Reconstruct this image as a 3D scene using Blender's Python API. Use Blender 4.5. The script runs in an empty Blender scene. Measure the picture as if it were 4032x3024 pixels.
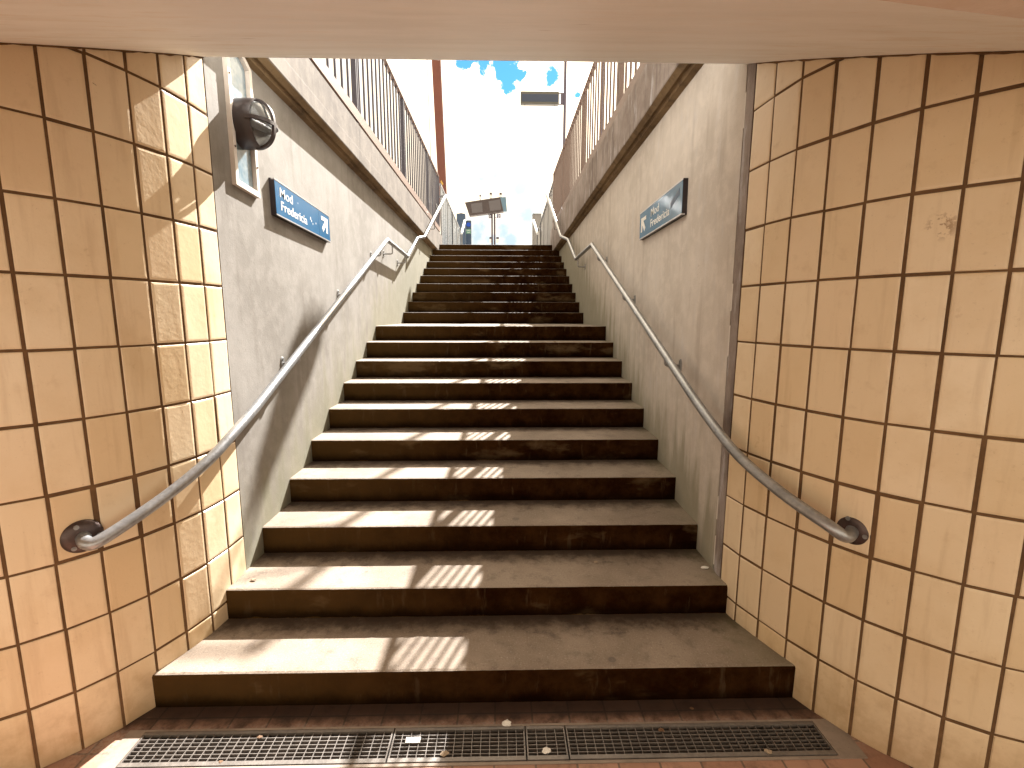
import bpy, bmesh, math, random
from mathutils import Vector, Matrix
random.seed(7)
R = math.radians
scn = bpy.context.scene
COL = scn.collection

# ---------------------------------------------------------------- camera
CAM_H = 1.6035
cam_d = bpy.data.cameras.new('camera')
cam_d.sensor_width = 36.0
cam_d.lens = 36.0 * 1842.05 / 4032.0
cam_d.clip_start = 0.05
cam_d.clip_end = 3000
cam = bpy.data.objects.new('camera', cam_d)
COL.objects.link(cam)
cam.matrix_world = (Matrix.Translation((0, 0, CAM_H)) @ Matrix.Rotation(-0.0215, 4, 'Z')
                    @ Matrix.Rotation(math.pi / 2 - 0.1444, 4, 'X') @ Matrix.Rotation(0.002, 4, 'Z'))
scn.camera = cam

# ---------------------------------------------------------------- light
SUN = Vector((0.362, 1.05, 1.0)).normalized()      # direction towards the sun
sun_el = math.asin(SUN.z)
sun_az = math.atan2(SUN.x, SUN.y)                 # clockwise from +Y
sd = bpy.data.lights.new('sun', 'SUN')
sd.energy = 4.4
sd.angle = R(0.4)
sd.color = (1.0, 0.965, 0.91)
so = bpy.data.objects.new('sun', sd)
COL.objects.link(so)
so.rotation_euler = (-SUN).to_track_quat('-Z', 'Y').to_euler()

scn.view_settings.view_transform = 'Standard'
scn.view_settings.look = 'None'
scn.view_settings.gamma = 1.0
scn.view_settings.use_curve_mapping = False
scn.view_settings.exposure = 2.4
scn.cycles.max_bounces = 10
scn.cycles.diffuse_bounces = 6
scn.cycles.glossy_bounces = 4
scn.cycles.sample_clamp_indirect = 6.0
scn.cycles.caustics_reflective = False
scn.cycles.caustics_refractive = False


class NT:
    """small helper for node trees"""
    def __init__(self, tree):
        self.t = tree
        self.n = tree.nodes
        self.l = tree.links
        self.n.clear()

    def add(self, kind, ins=None, **props):
        nd = self.n.new(kind)
        for k, v in props.items():
            setattr(nd, k, v)
        for k, v in (ins or {}).items():
            self.put(nd.inputs[k], v)
        return nd

    def put(self, sock, v):
        if isinstance(v, bpy.types.NodeSocket):
            self.l.new(v, sock)
        else:
            if isinstance(v, tuple) and len(v) == 3 and sock.type == 'RGBA':
                v = (*v, 1)
            sock.default_value = v

    def math(self, op, a, b=0.0, c=None, clamp=False):
        nd = self.n.new('ShaderNodeMath')
        nd.operation = op
        nd.use_clamp = clamp
        self.put(nd.inputs[0], a)
        self.put(nd.inputs[1], b)
        if c is not None:
            self.put(nd.inputs[2], c)
        return nd.outputs[0]

    def mix(self, f, a, b, blend='MIX'):
        nd = self.n.new('ShaderNodeMix')
        nd.data_type = 'RGBA'
        nd.blend_type = blend
        self.put(nd.inputs[0], f)
        self.put(nd.inputs[6], a)
        self.put(nd.inputs[7], b)
        return nd.outputs[2]

    def ramp(self, v, lo, hi, a=0.0, b=1.0):
        nd = self.n.new('ShaderNodeMapRange')
        nd.interpolation_type = 'SMOOTHSTEP'
        self.put(nd.inputs['Value'], v)
        self.put(nd.inputs['From Min'], lo)
        self.put(nd.inputs['From Max'], hi)
        self.put(nd.inputs['To Min'], a)
        self.put(nd.inputs['To Max'], b)
        return nd.outputs['Result']

    def noise(self, vec, scale, detail=4, rough=0.55, stretch=None):
        if stretch:
            m = self.add('ShaderNodeMapping', {'Vector': vec, 'Scale': stretch})
            vec = m.outputs[0]
        nd = self.add('ShaderNodeTexNoise', {'Vector': vec, 'Scale': scale, 'Detail': detail, 'Roughness': rough})
        return nd.outputs['Fac']


# ---------------------------------------------------------------- world
world = bpy.data.worlds.new('World')
scn.world = world
world.use_nodes = True
w = NT(world.node_tree)
sky = w.add('ShaderNodeTexSky')
sky.sky_type = 'NISHITA'
sky.sun_disc = False
sky.sun_elevation = sun_el
sky.sun_rotation = sun_az
sky.air_density = 1.0
sky.dust_density = 0.1
sky.ozone_density = 1.6
bluec = w.mix(1.0, sky.outputs[0], (0.36, 0.86, 1.0), 'MULTIPLY')
bg1 = w.add('ShaderNodeBackground', {'Color': bluec, 'Strength': 0.038})
tc = w.add('ShaderNodeTexCoord')
gdir = tc.outputs['Generated']
nz = w.noise(gdir, 42.0, 9, 0.68)
nz2 = w.noise(gdir, 20.0, 8, 0.66)
nz3 = w.noise(gdir, 3.0, 3, 0.5)


def blobs(lst):
    acc = None
    for (cx, cy, cz, r) in lst:
        d = w.add('ShaderNodeVectorMath', {0: gdir, 1: (cx, cy, cz)}, operation='DISTANCE').outputs['Value']
        v = w.math('MULTIPLY_ADD', d, -1.0 / r, 1.0)
        acc = v if acc is None else w.math('MAXIMUM', acc, v)
    return acc


CAMROT = cam.matrix_world.to_3x3()


def skydir(u, v, r):
    d = (CAMROT @ Vector(((u - 2016) / 1842.0, -(v - 1512) / 1842.0, -1))).normalized()
    return (d.x, d.y, d.z, r / 1842.0)


holes = blobs([skydir(1835, 235, 42), skydir(1900, 222, 55), skydir(1975, 225, 70), skydir(2000, 290, 56),
               skydir(1995, 335, 36), skydir(2050, 298, 30), skydir(2172, 300, 40), skydir(2275, 372, 12),
               skydir(1920, 160, 90)])
hole = w.ramp(w.math('MULTIPLY_ADD', w.math('SUBTRACT', nz, 0.5), 2.3, holes), 0.10, 0.40)
# a few more openings in the cloud away from the stairs' axis
far = w.math('MULTIPLY', w.ramp(nz3, 0.62, 0.72), w.ramp(w.math('ABSOLUTE', w.add('ShaderNodeSeparateXYZ', {0: gdir}).outputs['X']), 0.35, 0.6))
hole = w.math('MAXIMUM', hole, far)
pale = blobs([skydir(1895, 705, 60), skydir(1950, 690, 40), skydir(2045, 680, 66), skydir(2050, 740, 40),
              skydir(2075, 850, 60), skydir(1885, 915, 70), skydir(1985, 915, 50), skydir(2010, 940, 50),
              skydir(2110, 905, 60), skydir(1930, 945, 60)])
pal = w.ramp(w.math('MULTIPLY_ADD', w.math('SUBTRACT', nz2, 0.5), 2.6, pale), -0.45, 0.85)
cl = w.mix(w.math('MULTIPLY', pal, 1.0), (0.325, 0.272, 0.205), (0.125, 0.155, 0.168))
# glow around the sun, boosted out of view as added fill light
sdist = w.add('ShaderNodeVectorMath', {0: gdir, 1: tuple(SUN)}, operation='DISTANCE').outputs['Value']
glow = w.ramp(sdist, 0.85, 0.0)
glow = w.math('MULTIPLY', w.math('MULTIPLY', glow, glow), 5.0)
cl = w.mix(1.0, cl, w.mix(1.0, (1, 1, 1), w.add('ShaderNodeCombineXYZ', {0: glow, 1: glow, 2: glow}).outputs[0], 'ADD'), 'MULTIPLY')
bg2 = w.add('ShaderNodeBackground', {'Color': cl, 'Strength': 1.0})
up = w.ramp(w.add('ShaderNodeSeparateXYZ', {0: gdir}).outputs['Z'], -0.03, 0.0)
fac = w.math('MULTIPLY', w.math('SUBTRACT', 1.0, hole), up)
mx = w.add('ShaderNodeMixShader', {0: fac, 1: bg1.outputs[0], 2: bg2.outputs[0]})
wo = w.add('ShaderNodeOutputWorld', {0: mx.outputs[0]})

# ---------------------------------------------------------------- materials


def new_mat(name):
    m = bpy.data.materials.new(name)
    m.use_nodes = True
    t = NT(m.node_tree)
    bs = t.add('ShaderNodeBsdfPrincipled')
    out = t.add('ShaderNodeOutputMaterial', {0: bs.outputs[0]})
    return m, t, bs


def bump(t, bs, h, strength, dist=0.01):
    b = t.add('ShaderNodeBump', {'Height': h, 'Strength': strength, 'Distance': dist})
    t.put(bs.inputs['Normal'], b.outputs[0])


def plain(name, col, rough=0.5, metal=0.0, var=0.15, bumps=0.0, scale=30, spec=0.5):
    m, t, bs = new_mat(name)
    p = t.add('ShaderNodeNewGeometry').outputs['Position']
    n = t.noise(p, scale, 5, 0.6)
    n2 = t.noise(p, scale * 0.12, 3)
    c = t.mix(n, tuple(x * (1 - var) for x in col), tuple(min(1, x * (1 + var)) for x in col))
    c = t.mix(t.math('MULTIPLY', t.ramp(n2, 0.45, 0.7), var), c, tuple(x * 0.5 for x in col))
    t.put(bs.inputs['Base Color'], c)
    t.put(bs.inputs['Roughness'], t.math('MULTIPLY_ADD', n, 0.2, rough - 0.1))
    bs.inputs['Metallic'].default_value = metal
    bs.inputs['Specular IOR Level'].default_value = spec
    if bumps:
        bump(t, bs, n, bumps, 0.003)
    return m


def concrete(name, a, b, dark=(0.16, 0.13, 0.10), streak=0.5, moss=0.0, speck=0.3, vstretch=0.12, patch=0.5, pale_streak=0.0):
    """cast concrete: mottling, vertical run marks, pores; moss near the stair line"""
    m, t, bs = new_mat(name)
    p = t.add('ShaderNodeNewGeometry').outputs['Position']
    big = t.noise(p, 1.7, 6, 0.6)
    mid = t.noise(p, 9, 6, 0.65)
    fine = t.noise(p, 120, 4, 0.7)
    run = t.noise(p, 9, 6, 0.62, (1, 1, vstretch))
    run2 = t.noise(p, 26, 5, 0.6, (1, 1, vstretch * 0.6))
    c = t.mix(t.ramp(big, 0.35, 0.65), a, b)
    c = t.mix(t.math('MULTIPLY', t.ramp(mid, 0.42, 0.66), patch * 0.6), c, tuple(min(1, x * 1.18) for x in b))
    c = t.mix(t.math('MULTIPLY', t.ramp(run, 0.52, 0.72), streak), c, dark)
    c = t.mix(t.math('MULTIPLY', t.ramp(run2, 0.55, 0.75), streak * 0.5), c, dark)
    if pale_streak:
        r3 = t.noise(p, 11, 6, 0.65, (1, 1, 0.22))
        c = t.mix(t.math('MULTIPLY', t.ramp(r3, 0.53, 0.68), pale_streak), c, (0.55, 0.55, 0.58))
    c = t.mix(t.math('MULTIPLY', t.ramp(fine, 0.60, 0.72), speck), c, tuple(x * 0.45 for x in a))
    # hairline crackle
    warp = t.add('ShaderNodeVectorMath', {0: p, 1: t.add('ShaderNodeTexNoise', {'Vector': p, 'Scale': 6.0, 'Detail': 3.0}).outputs['Color']}, operation='ADD').outputs[0]
    vor = t.add('ShaderNodeTexVoronoi', {'Vector': warp, 'Scale': 5.0}, feature='DISTANCE_TO_EDGE').outputs['Distance']
    crack = t.math('MULTIPLY', t.ramp(vor, 0.012, 0.0), t.ramp(t.noise(p, 2.3, 2), 0.5, 0.62))
    c = t.mix(t.math('MULTIPLY', crack, 0.4), c, dark)
    if moss:
        s = t.add('ShaderNodeSeparateXYZ', {0: p})
        h = t.math('SUBTRACT', s.outputs['Z'], t.math('MULTIPLY', t.math('SUBTRACT', s.outputs['Y'], 1.75), 0.4217))
        hh = t.math('MULTIPLY_ADD', t.math('SUBTRACT', run, 0.5), 1.3, h)
        c = t.mix(t.math('MULTIPLY', t.ramp(hh, 0.75, 0.1), moss), c, (0.23, 0.21, 0.14))
        c = t.mix(t.math('MULTIPLY', t.ramp(hh, 0.42, 0.08), moss * 0.8), c, (0.14, 0.14, 0.075))
    t.put(bs.inputs['Base Color'], c)
    bs.inputs['Roughness'].default_value = 0.85
    bs.inputs['Specular IOR Level'].default_value = 0.3
    hgt = t.math('ADD', t.math('MULTIPLY', mid, 1.0), t.math('MULTIPLY', fine, 0.35))
    bump(t, bs, hgt, 0.35, 0.006)
    return m


M = {}
M['wall_left'] = concrete('weathered light concrete', (0.195, 0.178, 0.158), (0.262, 0.245, 0.225), (0.12, 0.10, 0.078), 0.36, 0.42, patch=0.7)
M['wall_right'] = concrete('weathered grey concrete', (0.50, 0.455, 0.41), (0.585, 0.54, 0.495), (0.33, 0.28, 0.24), 0.40, 0.5, pale_streak=0.25, patch=0.8)
M['beam'] = concrete('rough beam concrete', (0.095, 0.075, 0.058), (0.175, 0.148, 0.122), (0.045, 0.032, 0.02), 0.65, 0, 0.6, patch=0.9)
M['beam_dark'] = concrete('stained beam concrete', (0.20, 0.16, 0.14), (0.33, 0.285, 0.265), (0.065, 0.047, 0.04), 0.7, 0, 0.4, pale_streak=0.55)
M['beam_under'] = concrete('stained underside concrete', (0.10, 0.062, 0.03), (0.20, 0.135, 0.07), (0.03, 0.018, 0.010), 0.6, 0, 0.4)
M['paving'] = concrete('added bounce paving behind', (0.28, 0.25, 0.22), (0.34, 0.31, 0.28), (0.22, 0.2, 0.17), 0.2)
M['platform'] = concrete('platform paving', (0.35, 0.33, 0.31), (0.42, 0.40, 0.38), (0.25, 0.22, 0.2), 0.2)


def tread_mat():
    m, t, bs = new_mat('worn tread concrete')
    p = t.add('ShaderNodeNewGeometry').outputs['Position']
    s = t.add('ShaderNodeSeparateXYZ', {0: p})
    fine = t.noise(p, 120, 4, 0.85)
    mid = t.noise(p, 14, 6, 0.7)
    big = t.noise(p, 2.2, 5, 0.6)
    c = t.mix(t.ramp(big, 0.35, 0.65), (0.185, 0.142, 0.106), (0.265, 0.212, 0.165))
    c = t.mix(t.math('MULTIPLY', t.ramp(mid, 0.5, 0.7), 0.45), c, (0.095, 0.068, 0.052))
    c = t.mix(t.math('MULTIPLY', t.ramp(fine, 0.56, 0.68), 0.75), c, (0.07, 0.05, 0.038))
    c = t.mix(t.math('MULTIPLY', t.ramp(fine, 0.42, 0.34), 0.75), c, (0.42, 0.37, 0.32))
    # dark spots of old gum
    vo = t.add('ShaderNodeTexVoronoi', {'Vector': p, 'Scale': 3.2, 'Randomness': 1.0}).outputs['Distance']
    c = t.mix(t.math('MULTIPLY', t.ramp(vo, 0.075, 0.055), 0.55), c, (0.09, 0.07, 0.06))
    # riser shade painted over grime at the back of each tread (Y within the going), moss by the right wall
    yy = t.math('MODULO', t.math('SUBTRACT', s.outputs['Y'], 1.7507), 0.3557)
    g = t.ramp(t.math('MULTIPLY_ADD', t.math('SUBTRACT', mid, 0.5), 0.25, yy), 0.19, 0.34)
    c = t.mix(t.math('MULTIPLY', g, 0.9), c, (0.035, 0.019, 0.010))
    gm = t.ramp(t.math('MULTIPLY_ADD', t.math('SUBTRACT', mid, 0.5), 0.5, s.outputs['X']), 0.9, 1.15)
    c = t.mix(t.math('MULTIPLY', gm, 0.35), c, (0.14, 0.13, 0.07))
    t.put(bs.inputs['Base Color'], c)
    bs.inputs['Roughness'].default_value = 0.8
    bump(t, bs, t.math('ADD', fine, mid), 0.5, 0.004)
    return m


def riser_mat():
    m, t, bs = new_mat('grimy shaded riser concrete')
    p = t.add('ShaderNodeNewGeometry').outputs['Position']
    s = t.add('ShaderNodeSeparateXYZ', {0: p})
    mid = t.noise(p, 7, 6, 0.7)
    big = t.noise(p, 1.9, 5, 0.6, (1, 1.3, 2.2))
    run = t.noise(p, 22, 5, 0.6, (1, 1, 0.2))
    c = t.mix(t.ramp(mid, 0.3, 0.7), (0.012, 0.0035, 0.001), (0.034, 0.0145, 0.0045))  # near-black base: grime plus part of the shade put into the colour
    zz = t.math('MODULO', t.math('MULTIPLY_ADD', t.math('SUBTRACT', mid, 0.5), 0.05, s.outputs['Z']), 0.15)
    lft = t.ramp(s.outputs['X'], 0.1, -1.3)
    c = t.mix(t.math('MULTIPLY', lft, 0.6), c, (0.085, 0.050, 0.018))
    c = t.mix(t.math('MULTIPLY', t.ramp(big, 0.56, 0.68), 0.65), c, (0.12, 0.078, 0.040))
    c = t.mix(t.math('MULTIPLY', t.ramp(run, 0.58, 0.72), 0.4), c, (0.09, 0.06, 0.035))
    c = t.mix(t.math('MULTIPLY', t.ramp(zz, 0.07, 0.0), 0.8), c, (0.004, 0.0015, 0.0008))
    t.put(bs.inputs['Base Color'], c)
    bs.inputs['Roughness'].default_value = 0.9
    bs.inputs['Specular IOR Level'].default_value = 0.0
    bump(t, bs, mid, 0.4, 0.005)
    return m


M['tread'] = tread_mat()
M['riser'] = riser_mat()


STAIN = (1.345, 1.457, 1.88)


def tile_mat():
    m, t, bs = new_mat('glazed ochre wall tile')
    geo = t.add('ShaderNodeNewGeometry')
    p = geo.outputs['Position']
    rnd = geo.outputs['Random Per Island']
    c = t.mix(rnd, (0.72, 0.565, 0.37), (0.80, 0.665, 0.475))
    r2 = t.math('FRACT', t.math('MULTIPLY', rnd, 37.7))
    c = t.mix(t.math('MULTIPLY', t.ramp(r2, 0.8, 0.9), 0.5), c, (0.76, 0.60, 0.42))
    c = t.mix(t.math('MULTIPLY', t.ramp(r2, 0.18, 0.08), 0.6), c, (0.68, 0.51, 0.30))
    big = t.noise(p, 3.2, 5, 0.6)
    mid = t.noise(p, 15, 6, 0.65)
    c = t.mix(t.math('MULTIPLY', t.ramp(big, 0.45, 0.7), 0.40), c, (0.64, 0.475, 0.275))
    c = t.mix(t.math('MULTIPLY', t.ramp(mid, 0.55, 0.75), 0.22), c, (0.47, 0.31, 0.16))
    run = t.noise(p, 17, 5, 0.6, (1, 1, 0.10))
    c = t.mix(t.math('MULTIPLY', t.ramp(run, 0.52, 0.68), 0.24), c, (0.46, 0.31, 0.165))
    # dirt near the floor and on the lowest courses
    z = t.add('ShaderNodeSeparateXYZ', {0: p}).outputs['Z']
    dz = t.math('MULTIPLY_ADD', t.math('SUBTRACT', mid, 0.5), 0.45, z)
    c = t.mix(t.math('MULTIPLY', t.ramp(dz, 0.28, -0.05), 0.6), c, (0.34, 0.20, 0.085))
    fine = t.noise(p, 160, 3, 0.7)
    c = t.mix(t.math('MULTIPLY', t.ramp(fine, 0.66, 0.74), 0.4), c, (0.25, 0.14, 0.07))
    t.put(bs.inputs['Base Color'], c)
    blot = t.noise(p, 34, 5, 0.7)
    c = t.mix(t.math('MULTIPLY', t.ramp(t.math('ADD', blot, t.math('MULTIPLY', big, 0.6)), 0.96, 1.06), 0.22), c, (0.40, 0.25, 0.12))
    # rubbed stain on one tile of the right wall
    sp = t.add('ShaderNodeVectorMath', {0: p, 1: STAIN}, operation='DISTANCE').outputs['Value']
    sm = t.math('MULTIPLY', t.ramp(sp, 0.055, 0.02), t.ramp(blot, 0.50, 0.58))
    c = t.mix(t.math('MULTIPLY', sm, 0.75), c, (0.30, 0.17, 0.08))
    t.put(bs.inputs['Base Color'], c)
    t.put(bs.inputs['Roughness'], t.math('MULTIPLY_ADD', mid, 0.25, 0.20))
    bs.inputs['Specular IOR Level'].default_value = 0.5
    orange = t.noise(p, 55, 3, 0.6)
    bump(t, bs, t.math('ADD', t.math('MULTIPLY', orange, 0.5), t.math('MULTIPLY', big, 3.0)), 0.28, 0.004)
    return m


M['tile'] = tile_mat()
M['grout'] = plain('dirty brown grout', (0.15, 0.085, 0.042), 0.9, 0, 0.55, 0.6, 28, 0.2)


def soffit_mat(name, a, b):
    m, t, bs = new_mat(name)
    p = t.add('ShaderNodeNewGeometry').outputs['Position']
    brd = t.noise(p, 3.0, 6, 0.65, (0.6, 2.2, 2.2))
    mid = t.noise(p, 12, 7, 0.7, (0.5, 1.3, 1.3))
    fine = t.noise(p, 70, 4, 0.7, (0.6, 1.6, 1.6))
    c = t.mix(t.ramp(brd, 0.3, 0.7), a, b)
    c = t.mix(t.math('MULTIPLY', t.ramp(mid, 0.50, 0.68), 0.42), c, (a[0] * 0.84, a[1] * 0.74, a[2] * 0.62))
    # worn patch in the middle showing rough concrete
    s = t.add('ShaderNodeSeparateXYZ', {0: p})
    wx = t.ramp(t.math('ABSOLUTE', t.math('SUBTRACT', s.outputs['X'], 0.0)), 0.75, 0.15)
    wear = t.math('MULTIPLY', t.ramp(mid, 0.46, 0.62), wx)
    c = t.mix(t.math('MULTIPLY', wear, 0.45), c, tuple(min(1, x * 1.35) for x in b))
    v = t.add('ShaderNodeTexVoronoi', {'Vector': t.add('ShaderNodeMapping', {'Vector': p, 'Scale': (0.5, 1.3, 1.3)}).outputs[0], 'Scale': 5.0}).outputs['Distance']
    c = t.mix(t.math('MULTIPLY', t.ramp(v, 0.07, 0.03), 0.35), c, (0.2, 0.13, 0.08))
    t.put(bs.inputs['Base Color'], c)
    bs.inputs['Roughness'].default_value = 0.55
    bump(t, bs, t.math('ADD', t.math('ADD', brd, mid), t.math('MULTIPLY', fine, 0.5)), 0.5, 0.005)
    return m


M['soffit'] = soffit_mat('painted board-marked concrete', (0.83, 0.82, 0.79), (0.92, 0.915, 0.90))
M['ceiling'] = soffit_mat('pink painted ceiling', (0.66, 0.52, 0.43), (0.70, 0.56, 0.47))


def brick_mat():
    m, t, bs = new_mat('red brown clinker floor tile')
    p = t.add('ShaderNodeNewGeometry').outputs['Position']
    mp = t.add('ShaderNodeMapping', {'Vector': p, 'Location': (0.03, 0.105, 0)})
    br = t.add('ShaderNodeTexBrick', {'Vector': mp.outputs[0], 'Color1': (0.27, 0.14, 0.09, 1), 'Color2': (0.36, 0.205, 0.14, 1),
                                      'Mortar': (0.13, 0.085, 0.06, 1), 'Scale': 1.0, 'Mortar Size': 0.004, 'Brick Width': 0.15, 'Row Height': 0.15})
    br.offset = 0.0
    mid = t.noise(p, 12, 6, 0.7)
    fine = t.noise(p, 90, 4, 0.7)
    c = t.mix(t.math('MULTIPLY', t.ramp(mid, 0.45, 0.7), 0.6), br.outputs['Color'], (0.07, 0.035, 0.02))
    # lime bloom along the drain
    s = t.add('ShaderNodeSeparateXYZ', {0: p})
    d = t.ramp(t.math('MULTIPLY_ADD', t.math('SUBTRACT', mid, 0.5), 0.10, s.outputs['Y']), 1.665, 1.645)
    d = t.math('MULTIPLY', d, t.ramp(s.outputs['Y'], 1.45, 1.6))
    c = t.mix(t.math('MULTIPLY', d, t.math('MULTIPLY', t.ramp(fine, 0.35, 0.6), 0.6)), c, (0.34, 0.28, 0.24))
    # soot under the bottom riser
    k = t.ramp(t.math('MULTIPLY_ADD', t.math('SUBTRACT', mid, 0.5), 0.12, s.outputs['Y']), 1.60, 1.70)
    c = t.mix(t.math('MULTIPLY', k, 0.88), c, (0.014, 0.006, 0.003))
    t.put(bs.inputs['Base Color'], c)
    bs.inputs['Roughness'].default_value = 0.75
    bump(t, bs, t.math('ADD', t.math('MULTIPLY', br.outputs['Fac'], -1.0), mid), 0.5, 0.004)
    return m


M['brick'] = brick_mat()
M['curb'] = concrete('drain surround concrete', (0.19, 0.15, 0.12), (0.30, 0.25, 0.21), (0.09, 0.06, 0.04), 0.4, 0, 0.5, 1.0, patch=0.9)
M['galv'] = plain('galvanised steel', (0.36, 0.37, 0.385), 0.36, 0.7, 0.40, 0.2, 60)
M['galv_dull'] = plain('dull galvanised steel', (0.30, 0.30, 0.30), 0.5, 0.6, 0.35, 0.3, 60)
M['flange'] = plain('dirty brown steel', (0.09, 0.065, 0.06), 0.38, 0.7, 0.4, 0.3, 50)
M['grate'] = plain('zinc grating', (0.155, 0.135, 0.12), 0.5, 0.2, 0.5, 0.3, 80)
M['pit'] = plain('dark drain pit', (0.03, 0.018, 0.013), 0.9)
M['rail_brown'] = plain('brown painted rail', (0.17, 0.105, 0.08), 0.5, 0.1, 0.25, 0.1, 40)
M['bar'] = plain('grey brown painted bar', (0.050, 0.045, 0.062), 0.5, 0.0, 0.2, 0.1, 40)
M['bar_warm'] = plain('warm brown painted bar', (0.145, 0.10, 0.082), 0.5, 0.0, 0.2, 0.1, 40)
M['mast'] = plain('rust red painted steel', (0.145, 0.045, 0.028), 0.6, 0.1, 0.25, 0.2, 25)
M['pole'] = plain('violet grey painted steel', (0.10, 0.085, 0.115), 0.5, 0.3, 0.2)
M['post'] = plain('dark purple brown steel', (0.055, 0.035, 0.045), 0.5, 0.3, 0.25)
M['head'] = plain('dark lamp housing', (0.05, 0.036, 0.034), 0.6, 0.1, 0.3)
M['head_side'] = plain('light blue grey housing side', (0.10, 0.17, 0.23), 0.4, 0.3, 0.1)
M['head_glass'] = plain('dull grey screen glass', (0.085, 0.075, 0.078), 0.35, 0.0, 0.08)
M['box_frame'] = plain('olive grey display casing', (0.10, 0.095, 0.08), 0.5, 0.2, 0.15)
M['box_face'] = plain('blue grey display face', (0.030, 0.042, 0.072), 0.35, 0.0, 0.1)
M['white'] = plain('white enamel', (0.78, 0.78, 0.76), 0.5, 0, 0.05)
M['offwhite'] = plain('off white plastic', (0.62, 0.58, 0.55), 0.5, 0, 0.1)
M['sign_blue'] = plain('blue sign enamel', (0.022, 0.115, 0.245), 0.22, 0, 0.10, 0, 12)
M['sign_pale'] = plain('glossy blue sign enamel', (0.045, 0.135, 0.23), 0.10, 0, 0.10, 0, 12)
M['sign_dark'] = plain('black sign casing', (0.020, 0.013, 0.016), 0.5, 0, 0.2)
M['alu'] = plain('anodised aluminium edge', (0.62, 0.62, 0.64), 0.35, 0.7, 0.1)
M['sticker'] = plain('grey sticker', (0.07, 0.11, 0.17), 0.5, 0, 0.2)
M['navy'] = plain('navy number plate', (0.045, 0.04, 0.12), 0.5, 0, 0.1)
M['screen'] = plain('blue grey glass screen', (0.105, 0.135, 0.17), 0.28, 0.2, 0.12)
M['screen_warm'] = plain('warm grey metal screen', (0.20, 0.19, 0.18), 0.35, 0.2, 0.12)
M['cabinet'] = plain('steel blue cabinet', (0.045, 0.075, 0.125), 0.4, 0.2, 0.1)
M['blue'] = plain('bright blue disc', (0.0, 0.07, 0.55), 0.4, 0, 0.05)
M['green'] = plain('pale green label', (0.14, 0.30, 0.20), 0.5, 0, 0.05)
M['lamp_body'] = plain('dark brown lamp housing', (0.038, 0.027, 0.027), 0.42, 0.0, 0.2, 0.1, 60)
M['frame_paint'] = plain('cream painted frame', (0.68, 0.62, 0.56), 0.5, 0, 0.12, 0.2, 40)
M['yellow'] = plain('yellow plate', (0.55, 0.34, 0.06), 0.5)
M['cable'] = plain('grey cable', (0.10, 0.12, 0.14), 0.5)
M['leaf'] = plain('pale dry litter', (0.30, 0.23, 0.16), 0.8)
M['dark_leaf'] = plain('brown dead leaf', (0.13, 0.07, 0.035), 0.8)
M['paper'] = plain('crumpled white paper', (0.72, 0.70, 0.66), 0.8)
M['joint'] = plain('dark joint', (0.05, 0.03, 0.02), 0.9)
M['seal'] = plain('white sealant', (0.66, 0.62, 0.57), 0.7)
M['screw'] = plain('rusty screw', (0.09, 0.05, 0.035), 0.5, 0.4)


def panel_glass():
    m, t, bs = new_mat('pale blue patterned glass')
    p = t.add('ShaderNodeNewGeometry').outputs['Position']
    v = t.add('ShaderNodeTexVoronoi', {'Vector': p, 'Scale': 34.0}).outputs['Distance']
    n = t.noise(p, 8, 4)
    c = t.mix(t.ramp(v, 0.25, 0.5), (0.19, 0.255, 0.29), (0.27, 0.33, 0.36))
    c = t.mix(t.ramp(n, 0.4, 0.7), c, (0.13, 0.22, 0.29))
    t.put(bs.inputs['Base Color'], c)
    bs.inputs['Roughness'].default_value = 0.22
    bs.inputs['Specular IOR Level'].default_value = 0.7
    bump(t, bs, v, 0.15, 0.003)
    return m


M['panel'] = panel_glass()
mg, tg, bg = new_mat('clear lamp glass')
bg.inputs['Base Color'].default_value = (0.92, 0.95, 0.96, 1)
bg.inputs['Roughness'].default_value = 0.03
bg.inputs['IOR'].default_value = 1.45
bg.inputs['Transmission Weight'].default_value = 0.92
M['glass'] = mg
M['reflector'] = plain('white lamp reflector', (0.74, 0.76, 0.78), 0.3, 0.2, 0.08)

# ---------------------------------------------------------------- mesh helpers


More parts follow.
